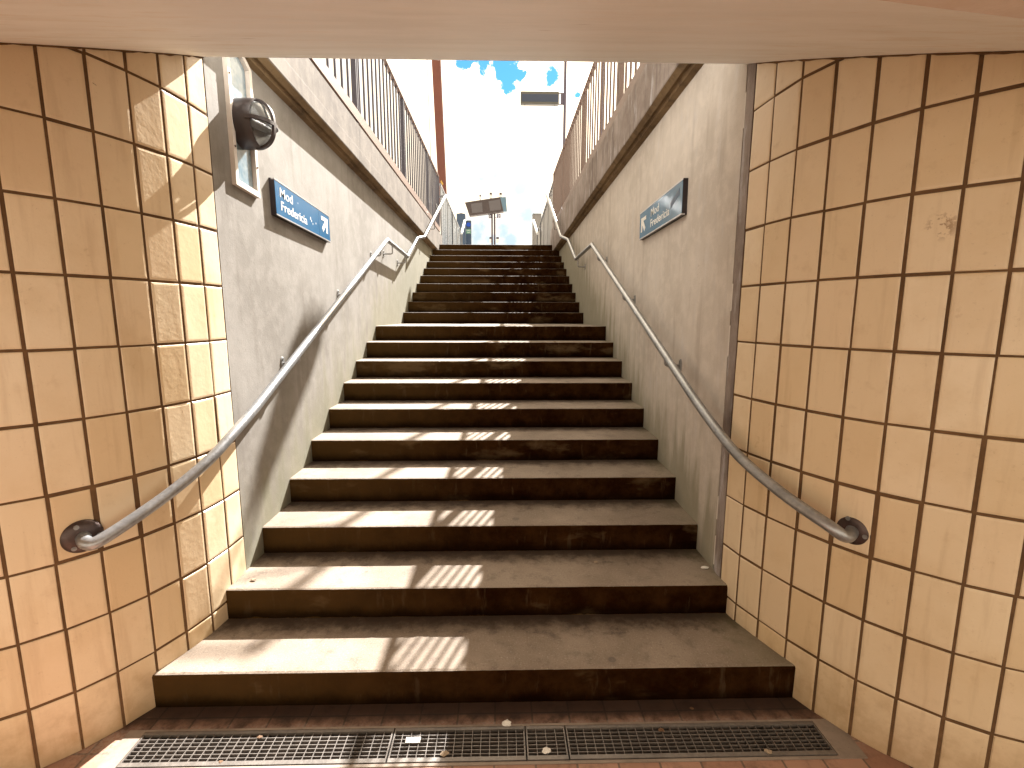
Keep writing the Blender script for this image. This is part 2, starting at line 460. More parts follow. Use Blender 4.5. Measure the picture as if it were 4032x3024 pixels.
class MB:
    def __init__(self):
        self.v = []
        self.f = []
        self.mi = []

    def quad(self, *pts, mi=0):
        b = len(self.v)
        self.v += [tuple(p) for p in pts]
        self.f.append(tuple(range(b, b + len(pts))))
        self.mi.append(mi)

    def box(self, x0, x1, y0, y1, z0, z1, mi=0, bev=0.0):
        if bev:
            return self.bbox(x0, x1, y0, y1, z0, z1, bev, mi)
        b = len(self.v)
        self.v += [(x, y, z) for x in (x0, x1) for y in (y0, y1) for z in (z0, z1)]
        for q in ((0, 1, 3, 2), (4, 6, 7, 5), (0, 4, 5, 1), (2, 3, 7, 6), (0, 2, 6, 4), (1, 5, 7, 3)):
            self.f.append(tuple(b + i for i in q))
            self.mi.append(mi)

    def bbox(self, x0, x1, y0, y1, z0, z1, e, mi=0):
        bm = bmesh.new()
        bmesh.ops.create_cube(bm, size=1)
        for v in bm.verts:
            v.co = Vector(((x0 + x1) / 2 + v.co.x * (x1 - x0), (y0 + y1) / 2 + v.co.y * (y1 - y0), (z0 + z1) / 2 + v.co.z * (z1 - z0)))
        bmesh.ops.bevel(bm, geom=list(bm.edges), offset=e, segments=2, affect='EDGES')
        self.add_bm(bm, mi)

    def add_bm(self, bm, mi=0):
        b = len(self.v)
        bm.verts.ensure_lookup_table()
        bm.verts.index_update()
        self.v += [tuple(v.co) for v in bm.verts]
        for f in bm.faces:
            self.f.append(tuple(b + v.index for v in f.verts))
            self.mi.append(mi)
        bm.free()

    def prism(self, prof, y0, y1, axis='y', mi=0, shift=None):
        """closed profile of (a,b) extruded; axis y: a=x b=z ; axis x: a=y b=z ; axis z: a=x b=y"""
        n = len(prof)
        b = len(self.v)
        for k, s in enumerate((y0, y1)):
            for (a, c) in prof:
                if shift:
                    c = c + shift[k]
                self.v.append({'y': (a, s, c), 'x': (s, a, c), 'z': (a, c, s)}[axis])
        for i in range(n):
            j = (i + 1) % n
            self.f.append((b + i, b + j, b + n + j, b + n + i))
            self.mi.append(mi)
        self.f.append(tuple(b + i for i in range(n)))
        self.f.append(tuple(b + n + i for i in reversed(range(n))))
        self.mi += [mi, mi]

    def tube(self, pts, r, seg=14, caps=True, mi=0, bend=0.0):
        pts = [Vector(p) for p in pts]
        if bend:
            new = [pts[0]]
            for i in range(1, len(pts) - 1):
                a, p, c = pts[i - 1], pts[i], pts[i + 1]
                d1 = (a - p)
                d2 = (c - p)
                q = min(bend, d1.length * .45, d2.length * .45)
                s, e = p + d1.normalized() * q, p + d2.normalized() * q
                for k in range(5):
                    u = k / 4
                    new.append(s * (1 - u) ** 2 + p * 2 * u * (1 - u) + e * u * u)
            new.append(pts[-1])
            pts = new
        b = len(self.v)
        n = len(pts)
        up = None
        rr = r if isinstance(r, (list, tuple)) else [r] * n
        for i, p in enumerate(pts):
            d = (pts[min(i + 1, n - 1)] - pts[max(i - 1, 0)]).normalized()
            if up is None:
                h = Vector((0, 0, 1)) if abs(d.z) < 0.9 else Vector((1, 0, 0))
                up = (h - d * h.dot(d)).normalized()
            else:
                up = (up - d * up.dot(d)).normalized()
            s = d.cross(up)
            # widen on mitred corners so the pipe keeps its bore
            k = 1.0
            if 0 < i < n - 1:
                c = (pts[i + 1] - p).normalized().dot((p - pts[i - 1]).normalized())
                k = 1 / max(0.5, math.sqrt((1 + c) / 2))
            for j in range(seg):
                an = 2 * math.pi * j / seg
                self.v.append(tuple(p + (up * math.cos(an) * (k if not bend else 1) + s * math.sin(an)) * rr[i]))
        for i in range(n - 1):
            for j in range(seg):
                k2 = (j + 1) % seg
                self.f.append((b + i * seg + j, b + i * seg + k2, b + (i + 1) * seg + k2, b + (i + 1) * seg + j))
                self.mi.append(mi)
        if caps:
            self.f.append(tuple(b + j for j in reversed(range(seg))))
            self.f.append(tuple(b + (n - 1) * seg + j for j in range(seg)))
            self.mi += [mi, mi]

    def lathe(self, prof, origin, axis, seg=40, sy=1.0, mi=0):
        """prof: (radius, distance along axis); sy stretches the vertical radius"""
        ax = Vector(axis).normalized()
        u = Vector((0, 0, 1)) - ax * ax.z
        u.normalize()
        s = ax.cross(u)
        b = len(self.v)
        o = Vector(origin)
        for (r, h) in prof:
            for j in range(seg):
                a = 2 * math.pi * j / seg
                self.v.append(tuple(o + ax * h + u * math.cos(a) * r * sy + s * math.sin(a) * r))
        for i in range(len(prof) - 1):
            for j in range(seg):
                k = (j + 1) % seg
                self.f.append((b + i * seg + j, b + i * seg + k, b + (i + 1) * seg + k, b + (i + 1) * seg + j))
                self.mi.append(mi)

    def build(self, name, mats, parent=None, smooth=False, loc=None):
        me = bpy.data.meshes.new(name)
        vs = self.v
        off = Vector((0, 0, 0))
        if loc is not None:
            off = Vector(loc)
        elif parent is not None:
            off = parent['_w'] if False else Vector(PW.get(parent.name, (0, 0, 0)))
        vs = [tuple(Vector(v) - off) for v in vs]
        me.from_pydata(vs, [], self.f)
        mats = mats if isinstance(mats, (list, tuple)) else [mats]
        for x in mats:
            me.materials.append(M[x] if isinstance(x, str) else x)
        for p, k in zip(me.polygons, self.mi):
            p.material_index = k
            p.use_smooth = smooth
        bm = bmesh.new()
        bm.from_mesh(me)
        bmesh.ops.recalc_face_normals(bm, faces=bm.faces)
        bm.to_mesh(me)
        bm.free()
        if smooth:
            me.set_sharp_from_angle(angle=R(40))
        o = bpy.data.objects.new(name, me)
        COL.objects.link(o)
        if parent is not None:
            o.parent = parent
        PW[o.name] = tuple(off)
        if loc is not None and parent is None:
            o.location = loc
        return o


PW = {}


def tag(o, label=None, cat=None, group=None, kind=None):
    if label:
        o['label'] = label
    if cat:
        o['category'] = cat
    if group:
        o['group'] = group
    if kind:
        o['kind'] = kind
    return o


def thing(name, label, cat, loc, group=None):
    o = bpy.data.objects.new(name, None)
    o.empty_display_size = 0.1
    COL.objects.link(o)
    o.location = loc
    PW[o.name] = tuple(loc)
    return tag(o, label, cat, group)


def text_geo(s, size, bold=0.0, spacing=1.0):
    cu = bpy.data.curves.new('txt', 'FONT')
    cu.body = s
    cu.size = size
    cu.offset = bold
    cu.space_character = spacing
    cu.extrude = 0.0008
    ob = bpy.data.objects.new('txt', cu)
    COL.objects.link(ob)
    dg = bpy.context.evaluated_depsgraph_get()
    me = bpy.data.meshes.new_from_object(ob.evaluated_get(dg))
    vs = [v.co.copy() for v in me.vertices]
    fs = [tuple(p.vertices) for p in me.polygons]
    bpy.data.objects.remove(ob)
    bpy.data.curves.remove(cu)
    bpy.data.meshes.remove(me)
    return vs, fs


def add_text(mb, s, size, org, ux, uz, bold=0.0, spacing=1.0, mi=0, fit=None, hfit=None):
    """ux reading direction, uz up; normal = ux x uz"""
    vs, fs = text_geo(s, size, bold, spacing)
    x0 = min(v.x for v in vs)
    x1 = max(v.x for v in vs)
    kx = fit / (x1 - x0) if fit else 1.0
    ux = Vector(ux)
    uz = Vector(uz)
    n = ux.cross(uz)
    b = len(mb.v)
    for v in vs:
        mb.v.append(tuple(Vector(org) + ux * (v.x - x0) * kx + uz * v.y + n * v.z))
    for f in fs:
        mb.f.append(tuple(b + i for i in f))
        mb.mi.append(mi)


# ---------------------------------------------------------------- dimensions
XL, XR = -1.3204, 1.0980
RISE, GO, Y1 = 0.15, 0.35568, 1.7507
LAND = 1.40188
TOPZ = 3.0
JL, JR = 2.28, 2.168


def ystep(n):
    return Y1 + (n - 1) * GO + (LAND - GO if n > 10 else 0)


YTOP = ystep(20)
SOF_B, SOF_A = 1.713, 0.4475        # sloping soffit: z = SOF_B + SOF_A * y


# ---------------------------------------------------------------- ceiling and platform
def soffit():
    mb = MB()
    # lower edge of the sloping soffit follows a gentle curve in plan
    crv = [(-9, .42), (-1.2, .46), (-0.2, .52), (0.3, .60), (0.48, .655), (0.62, .715), (0.82, .795), (1.1, .875), (1.5, .95), (2.2, 1.02), (9, 1.1)]
    for (xa, ya), (xb, yb) in zip(crv, crv[1:]):
        mb.quad((xa, ya, SOF_B + SOF_A * ya), (xb, yb, SOF_B + SOF_A * yb), (xb, JL, 2.733), (xa, JL, 2.733))
    mb.quad((-9, JL, 2.733), (9, JL, 2.733), (9, JL, 3.235), (-9, JL, 3.235))
    mb.quad((-9, JL, 3.235), (9, JL, 3.235), (9, JL - .22, 3.235), (-9, JL - .22, 3.235))
    mb.quad((-9, JL - .22, 3.235), (9, JL - .22, 3.235), (9, JL - .22, 2.95), (-9, JL - .22, 2.95))
    o = mb.build('soffit', 'soffit')
    tag(o, kind='structure')
    mc = MB()
    for (xa, ya), (xb, yb) in zip(crv, crv[1:]):
        za, zb = SOF_B + SOF_A * ya, SOF_B + SOF_A * yb
        mc.quad((xa, ya, za), (xb, yb, zb), (xb, -0.7, zb), (xa, -0.7, za))
    o = mc.build('ceiling', 'ceiling')
    tag(o, kind='structure')


soffit()

mb = MB()
# platform paving with the stair well left open, its slab 0.25 thick
T = 0.25
for (x0, x1, y0, y1) in ((-60, XL - .12, -0.7, 60), (XR + .12, 60, -0.7, 60), (XL - .12, XR + .12, -0.7, JL - .1), (XL - .12, XR + .12, YTOP + .10, 60)):
    mb.box(x0, x1, y0, y1, TOPZ - T, TOPZ)
mb.quad((-400, 60, TOPZ - .02), (400, 60, TOPZ - .02), (400, 900, TOPZ - .02), (-400, 900, TOPZ - .02))
tag(mb.build('platform', 'platform'), kind='structure')

# far short flight up to the next level, hidden behind the top step
mb = MB()
for k in range(4):
    mb.box(-1.35, 1.1, 13.5 + k * .34, 15.2, TOPZ + k * .15 - .02 * (k > 0), TOPZ + (k + 1) * .15)
tag(mb.build('upper_steps', 'platform'), kind='structure')

# ---------------------------------------------------------------- floor with drain opening
GX0, GX1, GY0, GY1 = -1.385, 1.24, 1.483, 1.632
CX0, CX1, CY0, CY1 = -1.45, 1.34, 1.472, 1.641
mb = MB()
for (x0, x1, y0, y1) in ((-14, CX0, -0.4, 1.80), (CX1, 14, -0.4, 1.80), (CX0, CX1, -0.4, CY0), (CX0, CX1, CY1, 1.80)):
    mb.quad((x0, y0, 0), (x1, y0, 0), (x1, y1, 0), (x0, y1, 0))
tag(mb.build('floor', 'brick'), kind='structure')
mb = MB()
mb.quad((-60, -60, 0), (60, -60, 0), (60, -0.4, 0), (-60, -0.4, 0))  # unseen pale ground past the cut-short roof, added to bounce light inward
tag(mb.build('paving', 'paving'), kind='structure')
mb = MB()
for (x0, x1, y0, y1) in ((CX0, GX0, CY0, CY1), (GX1, CX1, CY0, CY1), (GX0, GX1, CY0, GY0), (GX0, GX1, GY1, CY1)):
    mb.box(x0, x1, y0, y1, -0.12, 0.003)
tag(mb.build('drain_surround', 'curb'), kind='structure')
mb = MB()
mb.quad((GX0, GY0, -.12), (GX1, GY0, -.12), (GX1, GY1, -.12), (GX0, GY1, -.12))
tag(mb.build('drain_channel', 'pit'), kind='structure')

# ---------------------------------------------------------------- drain gratings
gr = [(GX0 + .004, -0.424, 'long sunlit drain grating at the left end by the tiled wall'),
      (-0.418, 0.086, 'drain grating with a white tag, half in sun and half in shade'),
      (0.092, 0.242, 'short narrow drain grating between two longer ones'),
      (0.248, GX1 - .004, 'long shaded drain grating at the right end by the tiled wall')]
for (x0, x1, lab) in gr:
    t = thing('drain_grating', lab, 'drain grate', ((x0 + x1) / 2, 1.5575, 0), 'gratings in the floor drain')
    y0, y1 = GY0 + .004, GY1 - .004
    f = MB()
    f.box(x0, x1, y0, y0 + .016, -.03, .005)
    f.box(x0, x1, y1 - .012, y1, -.03, .005)
    f.box(x0, x0 + .005, y0 + .016, y1 - .012, -.03, .004)
    f.box(x1 - .005, x1, y0 + .016, y1 - .012, -.03, .004)
    f.build('frame', 'grate', t)
    m = MB()
    yi0, yi1 = y0 + .016, y1 - .012
    n = max(2, round((x1 - x0) / 0.0345))
    for i in range(1, n):
        x = x0 + (x1 - x0) * i / n
        m.box(x - .0013, x + .0013, yi0, yi1, -.026, .002)
    for j in range(1, 7):
        y = yi0 + (yi1 - yi0) * j / 7
        m.box(x0 + .005, x1 - .005, y - .0011, y + .0011, -.022, .0005)
    m.build('mesh', 'grate', t)
    if x0 == -0.418:
        p = MB()
        p.bbox(-.368, -.312, 1.562, 1.588, .0045, .0065, .0006)
        p.build('maker_plate', 'offwhite', t)


# ---------------------------------------------------------------- staircase
def staircase():
    t = thing('staircase', 'grimy concrete staircase with a landing, climbing to daylight', 'stairs', (0, Y1, 0))
    for n in range(1, 21):
        y0 = ystep(n)
        y1 = ystep(n + 1) if n < 20 else y0 + .25
        z1, z0 = n * RISE, (n - 1) * RISE
        xa, xb = XL - .05, XR + .05
        if n <= 2:
            xa, xb = (-1.52, 1.30) if n == 1 else (-1.40, 1.17)
        mb = MB()
        rnd = random.Random(100 + n)
        N = 150
        ev = []
        wear = 0
        run = 0.0
        for i in range(N + 1):
            x = xa + (xb - xa) * i / N
            wear = wear * 0.6 + rnd.uniform(-1, 1) * 0.0016
            chip = 0.0
            if rnd.random() < 0.06:
                run = rnd.uniform(0.003, 0.013)
            run *= rnd.uniform(0.1, 0.75)
            chip = run
            ev.append((x, wear, chip))
        rows = []
        for (x, wv, ch) in ev:
            rows.append([(x, y0 + wv * .3, z0 - .02), (x, y0 + wv * .4, z1 - .012 - ch), (x, y0 + .003 + ch * .5, z1 - .004 - ch * .4 + wv * .3),
                         (x, y0 + .012 + ch, z1 + wv * .2 - .0005), (x, y0 + .035, z1), (x, y1 + .04, z1)])
        b = len(mb.v)
        for rw in rows:
            mb.v += rw
        for i in range(N):
            for j in range(5):
                a = b + i * 6 + j
                mb.f.append((a, a + 6, a + 7, a + 1))
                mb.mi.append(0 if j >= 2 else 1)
        # underside and back closed so light cannot leak
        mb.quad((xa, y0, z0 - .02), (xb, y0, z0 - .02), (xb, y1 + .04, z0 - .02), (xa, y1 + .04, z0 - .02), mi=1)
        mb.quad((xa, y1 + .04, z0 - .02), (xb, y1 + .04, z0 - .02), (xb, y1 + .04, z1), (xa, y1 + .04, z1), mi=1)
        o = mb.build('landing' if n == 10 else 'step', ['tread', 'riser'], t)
        for p in o.data.polygons:
            p.use_smooth = False


staircase()


# ---------------------------------------------------------------- tiled curved walls
def lerp(a, b, t):
    return a + (b - a) * t


left_cols = [(-1.3204, 2.28), (-1.3235, 2.15), (-1.341, 2.015), (-1.376, 1.892), (-1.424, 1.772), (-1.488, 1.662), (-1.564, 1.566), (-1.653, 1.488)]
r_up = [(1.099, 2.168), (1.110, 2.028), (1.132, 1.884), (1.178, 1.760), (1.230, 1.632), (1.294, 1.519), (1.374, 1.431), (1.460, 1.349)]
r_lo = [(1.098, 2.168), (1.120, 2.045), (1.160, 1.922), (1.209, 1.793), (1.268, 1.674), (1.338, 1.563), (1.418, 1.474), (1.510, 1.390)]


def extend(c, sgn, step=0.122, total=58):
    c = list(c)
    (xa, ya), (xb, yb) = c[-2], c[-1]
    ang = math.atan2(abs(xb - xa), abs(yb - ya))
    while len(c) < total:
        ang = min(math.pi / 2, ang + R(9.5))
        x, y = c[-1]
        c.append((x + sgn * step * math.sin(ang), y - step * math.cos(ang)))
    return c


left_cols = extend(left_cols, -1)
r_up = extend(r_up, 1)
r_lo = extend(r_lo, 1)


def lcol(i, z):
    return left_cols[i]


def rcol(i, z):
    k = min(1.15, max(-0.15, (z - 0.5) / 1.75))
    a, b = r_lo[i], r_up[i]
    return (lerp(a[0], b[0], k), lerp(a[1], b[1], k))


patched = {(4, 3), (5, 3), (3, 3)}


def tiled_wall(colf, sgn, ncol, label, loc, seed):
    """sgn: +1 the wall face looks towards +x at the stair end (left wall), -1 for the right wall"""
    t = thing('tiled_wall', label, 'wall', loc)
    rnd = random.Random(seed)
    G = 0.0050                      # half joint
    rows = [(-0.012 + .25 * k if k else 0.0, -0.012 + .25 * (k + 1)) for k in range(13)]
    tiles = MB()
    grout = MB()

    def P(i, z, out=0.0):
        x, y = colf(i, z)
        xa, ya = colf(max(0, i - 1), z)
        xb, yb = colf(min(ncol, i + 1), z)
        tx, ty = xb - xa, yb - ya
        L = math.hypot(tx, ty)
        nx, ny = -ty / L, tx / L
        if nx * sgn < 0 or (abs(nx) < 1e-6 and ny > 0):
            nx, ny = -nx, -ny
        return Vector((x + nx * out, y + ny * out, z)), Vector((nx, ny, 0))

    for i in range(ncol):
        for (z0, z1) in rows:
            a0, _ = P(i, z0)
            b0, _ = P(i + 1, z0)
            a1, _ = P(i, z1)
            b1, _ = P(i + 1, z1)
            th = 0.14
            bk = (b0 - a0).cross(a1 - a0).normalized() * .0012
            bk = bk if bk.x * sgn < 0 else -bk
            grout.quad(a0 + bk, b0 + bk, b1 + bk, a1 + bk)
            if z0 > 2.75:
                continue
            nrm = (b0 - a0).cross(a1 - a0).normalized()
            if nrm.x * sgn < 0 or (abs(nrm.x) < 0.02 and nrm.y > 0):
                nrm = -nrm
            ux = (b0 - a0)
            w_ = ux.length
            ux.normalize()
            uz = (a1 - a0)
            h_ = uz.length
            uz.normalize()
            g = G * rnd.uniform(0.75, 1.25)
            jx, jz = rnd.uniform(-.0012, .0012), rnd.uniform(-.0012, .0012)
            tilt = rnd.uniform(-.0016, .0016)
            tilt2 = rnd.uniform(-.0022, .0022)
            hgt = 0.0022

            if (i, round(z0 * 4)) in patched:
                g = 0.0085

            def q(u, v, d):
                su, sv = (u + jx) / w_, (v + jz) / h_
                return (a0 * (1 - su) + b0 * su) * (1 - sv) + (a1 * (1 - su) + b1 * su) * sv + nrm * (d + tilt * (u / w_ - .5) * (1 if d > .001 else 0) + tilt2 * (v / h_ - .5) * (1 if d > .001 else 0))
            vb = g if z0 > 0 else 0
            A = [(g, vb), (w_ - g, vb), (w_ - g, h_ - g), (g, h_ - g)]
            c = 0.0022
            B = [(g + c, vb + c), (w_ - g - c, vb + c), (w_ - g - c, h_ - g - c), (g + c, h_ - g - c)]
            c2 = 0.009
            C_ = [(g + c2, vb + c2), (w_ - g - c2, vb + c2), (w_ - g - c2, h_ - g - c2), (g + c2, h_ - g - c2)]
            b = len(tiles.v)
            for (u, v) in A:
                tiles.v.append(tuple(q(u, v, 0.0)))
            for (u, v) in B:
                tiles.v.append(tuple(q(u, v, hgt)))
            for (u, v) in C_:
                tiles.v.append(tuple(q(u, v, hgt + .0009)))
            for s in (0, 4):
                for k in range(4):
                    k2 = (k + 1) % 4
                    tiles.f.append((b + s + k, b + s + k2, b + s + 4 + k2, b + s + 4 + k))
                    tiles.mi.append(0)
            tiles.f.append((b + 8, b + 9, b + 10, b + 11))
            tiles.mi.append(0)
    # crumbly mortar line where the tiles meet the sloping soffit
    bead = []
    prev = None
    for i in range(0, 10):
        for k in range(5):
            u = k / 5
            z = 2.5
            for _ in range(4):
                p0, n0 = P(i, z, .004)
                p1, n1 = P(i + 1, z, .004)
                q_ = p0 * (1 - u) + p1 * u
                z = SOF_B + SOF_A * q_.y
            bead.append((q_.x + rnd.uniform(-.002, .002), q_.y + rnd.uniform(-.002, .002), z - rnd.uniform(-.001, .004)))
    m = MB()
    m.tube(bead, [rnd.uniform(.002, .0065) for _ in bead], 7)
    m.build('mortar_line', 'grout', t)
    # body of the wall behind the tiles
    for i in range(ncol):
        q0 = []
        for z in (0.0, 3.238):
            for k in (i, i + 1):
                q0.append(P(k, z, -0.13)[0])
        grout.quad(q0[0], q0[1], q0[3], q0[2])
    e0, e1 = P(0, 0)[0], P(0, 0, -.13)[0]
    grout.quad(e0, e1, (e1.x, e1.y, 3.2), (e0.x, e0.y, 3.2))
    grout.build('grout', 'grout', t)
    tiles.build('tiles', 'tile', t)
    if sgn > 0:
        m = MB()
        m.tube([(-1.4172, 1.7840, 2.400), (-1.4095, 1.8035, 2.391), (-1.3965, 1.8358, 2.388), (-1.387, 1.8600, 2.380), (-1.3776, 1.8833, 2.379)], .0013, 6)
        m.build('crack', 'grout', t)
    return t


tiled_wall(lcol, 1, 50, 'curved ochre tiled wall on the left, its edge caught by the sun', (-1.5, 1.66, 0), 3)
tiled_wall(rcol, -1, 50, 'curved ochre tiled wall on the right, all in shade', (1.3, 1.55, 0), 9)

# ---------------------------------------------------------------- concrete stairwell walls
mb = MB()
mb.box(XL - .30, XL, JL + .003, YTOP + .35, -0.1, TOPZ - .02)
o = mb.build('concrete_wall', 'wall_left', loc=(XL, 5.5, 0))
tag(o, 'pale concrete stairwell wall on the left, sunlit below a shadow line', 'wall')

t = thing('concrete_wall', 'grey concrete stairwell wall on the right, all in shade', 'wall', (XR, 5.5, 0))
mb = MB()
mb.box(XR, XR + .30, 2.252, YTOP + .35, -0.1, TOPZ - .02)
mb.build('wall_face', 'wall_right', t)
mb = MB()
mb.box(XR - .0025, XR + .26, JR + .003, 2.238, 0.0, TOPZ - .03)
mb.build('edge_strip', 'beam_dark', t)
mb = MB()
mb.box(XR + .006, XR + .2, 2.2382, 2.2518, 0.0, TOPZ - .03)
mb.build('joint', 'joint', t)
mb = MB()
rnd = random.Random(4)
z = 0.33
while z < 2.6:
    L = rnd.uniform(.05, .5)
    if rnd.random() < .6:
        mb.box(XR - .001, XR + .006, 2.242, 2.2505, z, min(2.6, z + L))
    z += L + rnd.uniform(0.02, .2)
mb.build('sealant', 'seal', t)


# ---------------------------------------------------------------- coping beams and railings
def beam(sgn, label, mats, loc, zin0, zin1, zw0, zw1, xin, xw, ztop):
    t = thing('coping_beam', label, 'beam', loc, 'concrete beams along the stairwell edges')
    yA, yB = JL + .004, YTOP + .42
    xo = xw + (-.16 if sgn > 0 else .16)
    mb = MB()
    N = 46
    rnd = random.Random(11 + sgn)
    secs = []
    jit = 0
    for i in range(N + 1):
        k = i / N
        y = lerp(yA, yB, k)
        zi, zw = lerp(zin0, zin1, k), lerp(zw0, zw1, k)
        jit = jit * .5 + rnd.uniform(-.0022, .0022)
        s = sgn
        secs.append([(xw - .02 * s, y, zw), (xw + (xin - xw) * .35, y, zw + (zi - zw) * .30 + jit * .5), (xw + (xin - xw) * .42, y, zw + (zi - zw) * .62),
                     (xw + (xin - xw) * .58, y, zw + (zi - zw) * .66 + .004), (xw + (xin - xw) * .66, y, zw + (zi - zw) * .55),
                     (xin - .004 * s, y, zi - .002 + jit), (xin, y, zi + .006 + jit), (xin, y, zi + .10), (xin - .0015 * s, y, zi + .103), (xin + .001 * s, y, ztop - .007), (xin - .008 * s, y, ztop),
                     (xo, y, ztop), (xo, y, zw)])
    n = len(secs[0])
    b = len(mb.v)
    for s_ in secs:
        mb.v += s_
    for i in range(N):
        for j in range(n):
            j2 = (j + 1) % n
            mb.f.append((b + i * n + j, b + (i + 1) * n + j, b + (i + 1) * n + j2, b + i * n + j2))
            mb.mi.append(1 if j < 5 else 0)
    mb.f.append(tuple(b + j for j in range(n)))
    mb.f.append(tuple(b + N * n + j for j in reversed(range(n))))
    mb.mi += [0, 0]
    mb.build('beam_body', mats, t)
    return t


beam(1, 'sunlit concrete beam above the left stairwell wall', ['beam', 'beam_under'], (-1.3, 6, 2.95), 2.95, 2.865, 2.885, 2.83, -1.232, XL, 3.235)
beam(-1, 'dark stained concrete beam above the right stairwell wall', ['beam_dark', 'beam_under'], (1.1, 6, 2.95), 3.03, 2.86, 3.06 - .10, 2.86 - .05, 0.998, XR, 3.33)


def railing(sgn, label, x, zb0, zb1, ztop, y0, y1, spacing, posts, mbar, mrail, zbeam):
    t = thing('railing', label, 'railing', (x, (y0 + y1) / 2, zbeam), 'railings on the coping beams')
    m = MB()
    m.box(x - .022, x + .022, y0, y1, zb0, zb0 + .012)
    m.box(x - .022 * 1, x - .022 + .006, y0, y1, zb0 + .0125, zb1)
    m.box(x + .022 - .006, x + .022, y0, y1, zb0 + .0125, zb1)
    m.build('bottom_rail', mrail, t)
    m = MB()
    m.bbox(x - .025, x + .025, y0, y1, ztop - .02, ztop, .004)
    m.build('top_rail', mrail, t)
    for yp in posts:
        m = MB()
        m.box(x - .022, x + .022, yp - .028, yp - .014, zb1, ztop - .02)
        m.box(x - .022, x + .022, yp + .014, yp + .028, zb1, ztop - .02)
        m.box(x - .015, x + .015, yp - .02, yp + .02, zbeam - .01, zb0)
        m.build('post', mbar, t)
    y = y0 + .05
    first = None
    while y < y1 - .03:
        if all(abs(y - p) > .07 for p in posts):
            if first is None:
                m = MB()
                m.box(x - .009, x + .009, y - .010, y + .010, zb1 - .004, ztop - .02)
                first = m.build('bar', mbar, t)
                fy = y
            else:
                c = first.copy()
                COL.objects.link(c)
                c.parent = t
                c.location = (0, y - fy, 0)
        y += spacing
    return t


railing(1, 'grey brown barred railing on the left beam, in front of the red mast', -1.275, 3.285, 3.375, 4.36, 2.3, 9.86, .157, (2.45, 4.42, 6.46, 8.42, 9.83), 'bar', 'rail_brown', 3.235)
railing(-1, 'warm brown barred railing on the right beam, more tightly barred', 1.065, 3.385, 3.485, 4.46, 2.3, 10.0, .152, (2.5, 4.5, 6.5, 8.5, 9.97), 'bar_warm', 'rail_brown', 3.33)


# ---------------------------------------------------------------- handrails
def handrail(label, pts, flange, fn, brackets, xw, xpipe, sgn, mats, end):
    t = thing('handrail', label, 'handrail', flange, 'handrails on the stairwell walls')
    low, up = pts
    P = [Vector(p) for p in low]
    # smooth spline through the lower, curved part
    sm = []
    for i in range(len(P) - 1):
        p0, p1, p2, p3 = P[max(i - 1, 0)], P[i], P[i + 1], P[min(i + 2, len(P) - 1)]
        n = 6
        for k in range(n):
            u = k / n
            sm.append(.5 * ((2 * p1) + (p2 - p0) * u + (2 * p0 - 5 * p1 + 4 * p2 - p3) * u * u + (3 * p1 - p0 - 3 * p2 + p3) * u ** 3))
    sm.append(P[-1])
    m = MB()
    m.tube(sm + [Vector(p) for p in up], .0225, 18)
    m.build('pipe', mats[0], t, smooth=True)
    f = MB()
    f.lathe([(0, .014), (.03, .014), (.046, .011), (.058, .004), (.060, .0), (.060, -.004)], flange, fn, 36)
    fo = f.build('flange', 'flange', t, smooth=True)
    nrm = Vector(fn).normalized()
    side = nrm.cross(Vector((0, 0, 1)))
    for k in range(3):
        a = R(70 + 120 * k)
        c = Vector(flange) + (side * math.cos(a) + Vector((0, 0, 1)) * math.sin(a)) * .044
        s = MB()
        s.lathe([(0, .017), (.004, .017), (.0045, .014), (.008, .014), (.008, .006)], c, fn, 12)
        so_ = s.build('screw', 'galv_dull', fo)
    for (y, zp, xx, xwall, plate_z) in brackets:
        b = MB()
        # rod: up from under the pipe, bent to the wall
        b.tube([(xx, y, zp - .015), (xx, y, plate_z), (xwall, y, plate_z)], .0072, 10, bend=.022)
        bo = b.build('bracket', mats[1], t, smooth=True)
        p = MB()
        p.lathe([(0, .006), (.02, .006), (.024, .003), (.025, -.002)], (xwall, y, plate_z), (sgn, 0, 0), 20, sy=1.7)
        p.lathe([(0, .010), (.006, .010), (.006, .005)], (xwall, y, plate_z + .027), (sgn, 0, 0), 8)
        p.lathe([(0, .010), (.006, .010), (.006, .005)], (xwall, y, plate_z - .027), (sgn, 0, 0), 8)
        p.build('wall_plate', mats[1], bo)
    return t


def zl(y):
    return 1.15 + (y - 2.3) * (2.402 - 1.15) / (5.167 - 2.3)


handrail('bright galvanised handrail on the left wall, white where it meets its flange',
         ([(-1.508, 1.619, .815), (-1.466, 1.586, .806), (-1.428, 1.610, .812), (-1.335, 1.800, .893), (-1.262, 1.966, .985), (-1.233, 2.12, 1.068), (-1.22, 2.30, 1.150)],
          [(-1.22, 5.167, 2.400), (-1.22, 6.24, 2.360), (-1.22, 7.02, 2.712), (-1.14, 7.155, 2.752), (-1.14, 9.937, 4.0), (-1.272, 9.95, 3.99)]),
         (-1.512, 1.622, .815), (.785, -.62, 0),
         [(2.83, zl(2.83), -1.22, XL, zl(2.83) - .062), (3.86, zl(3.86), -1.22, XL, zl(3.86) - .062), (4.88, zl(4.88), -1.22, XL, zl(4.88) - .075),
          (5.40, 2.392, -1.22, XL, 2.285), (6.09, 2.366, -1.22, XL, 2.262), (8.26, 3.248, -1.14, -1.232, 3.06), (9.45, 3.782, -1.14, -1.26, 3.70)],
         XL, -1.22, 1, ('galv', 'galv_dull'), None)


def zr(y):
    return 1.2 + (y - 2.43) * (2.39 - 1.2) / (5.341 - 2.43)


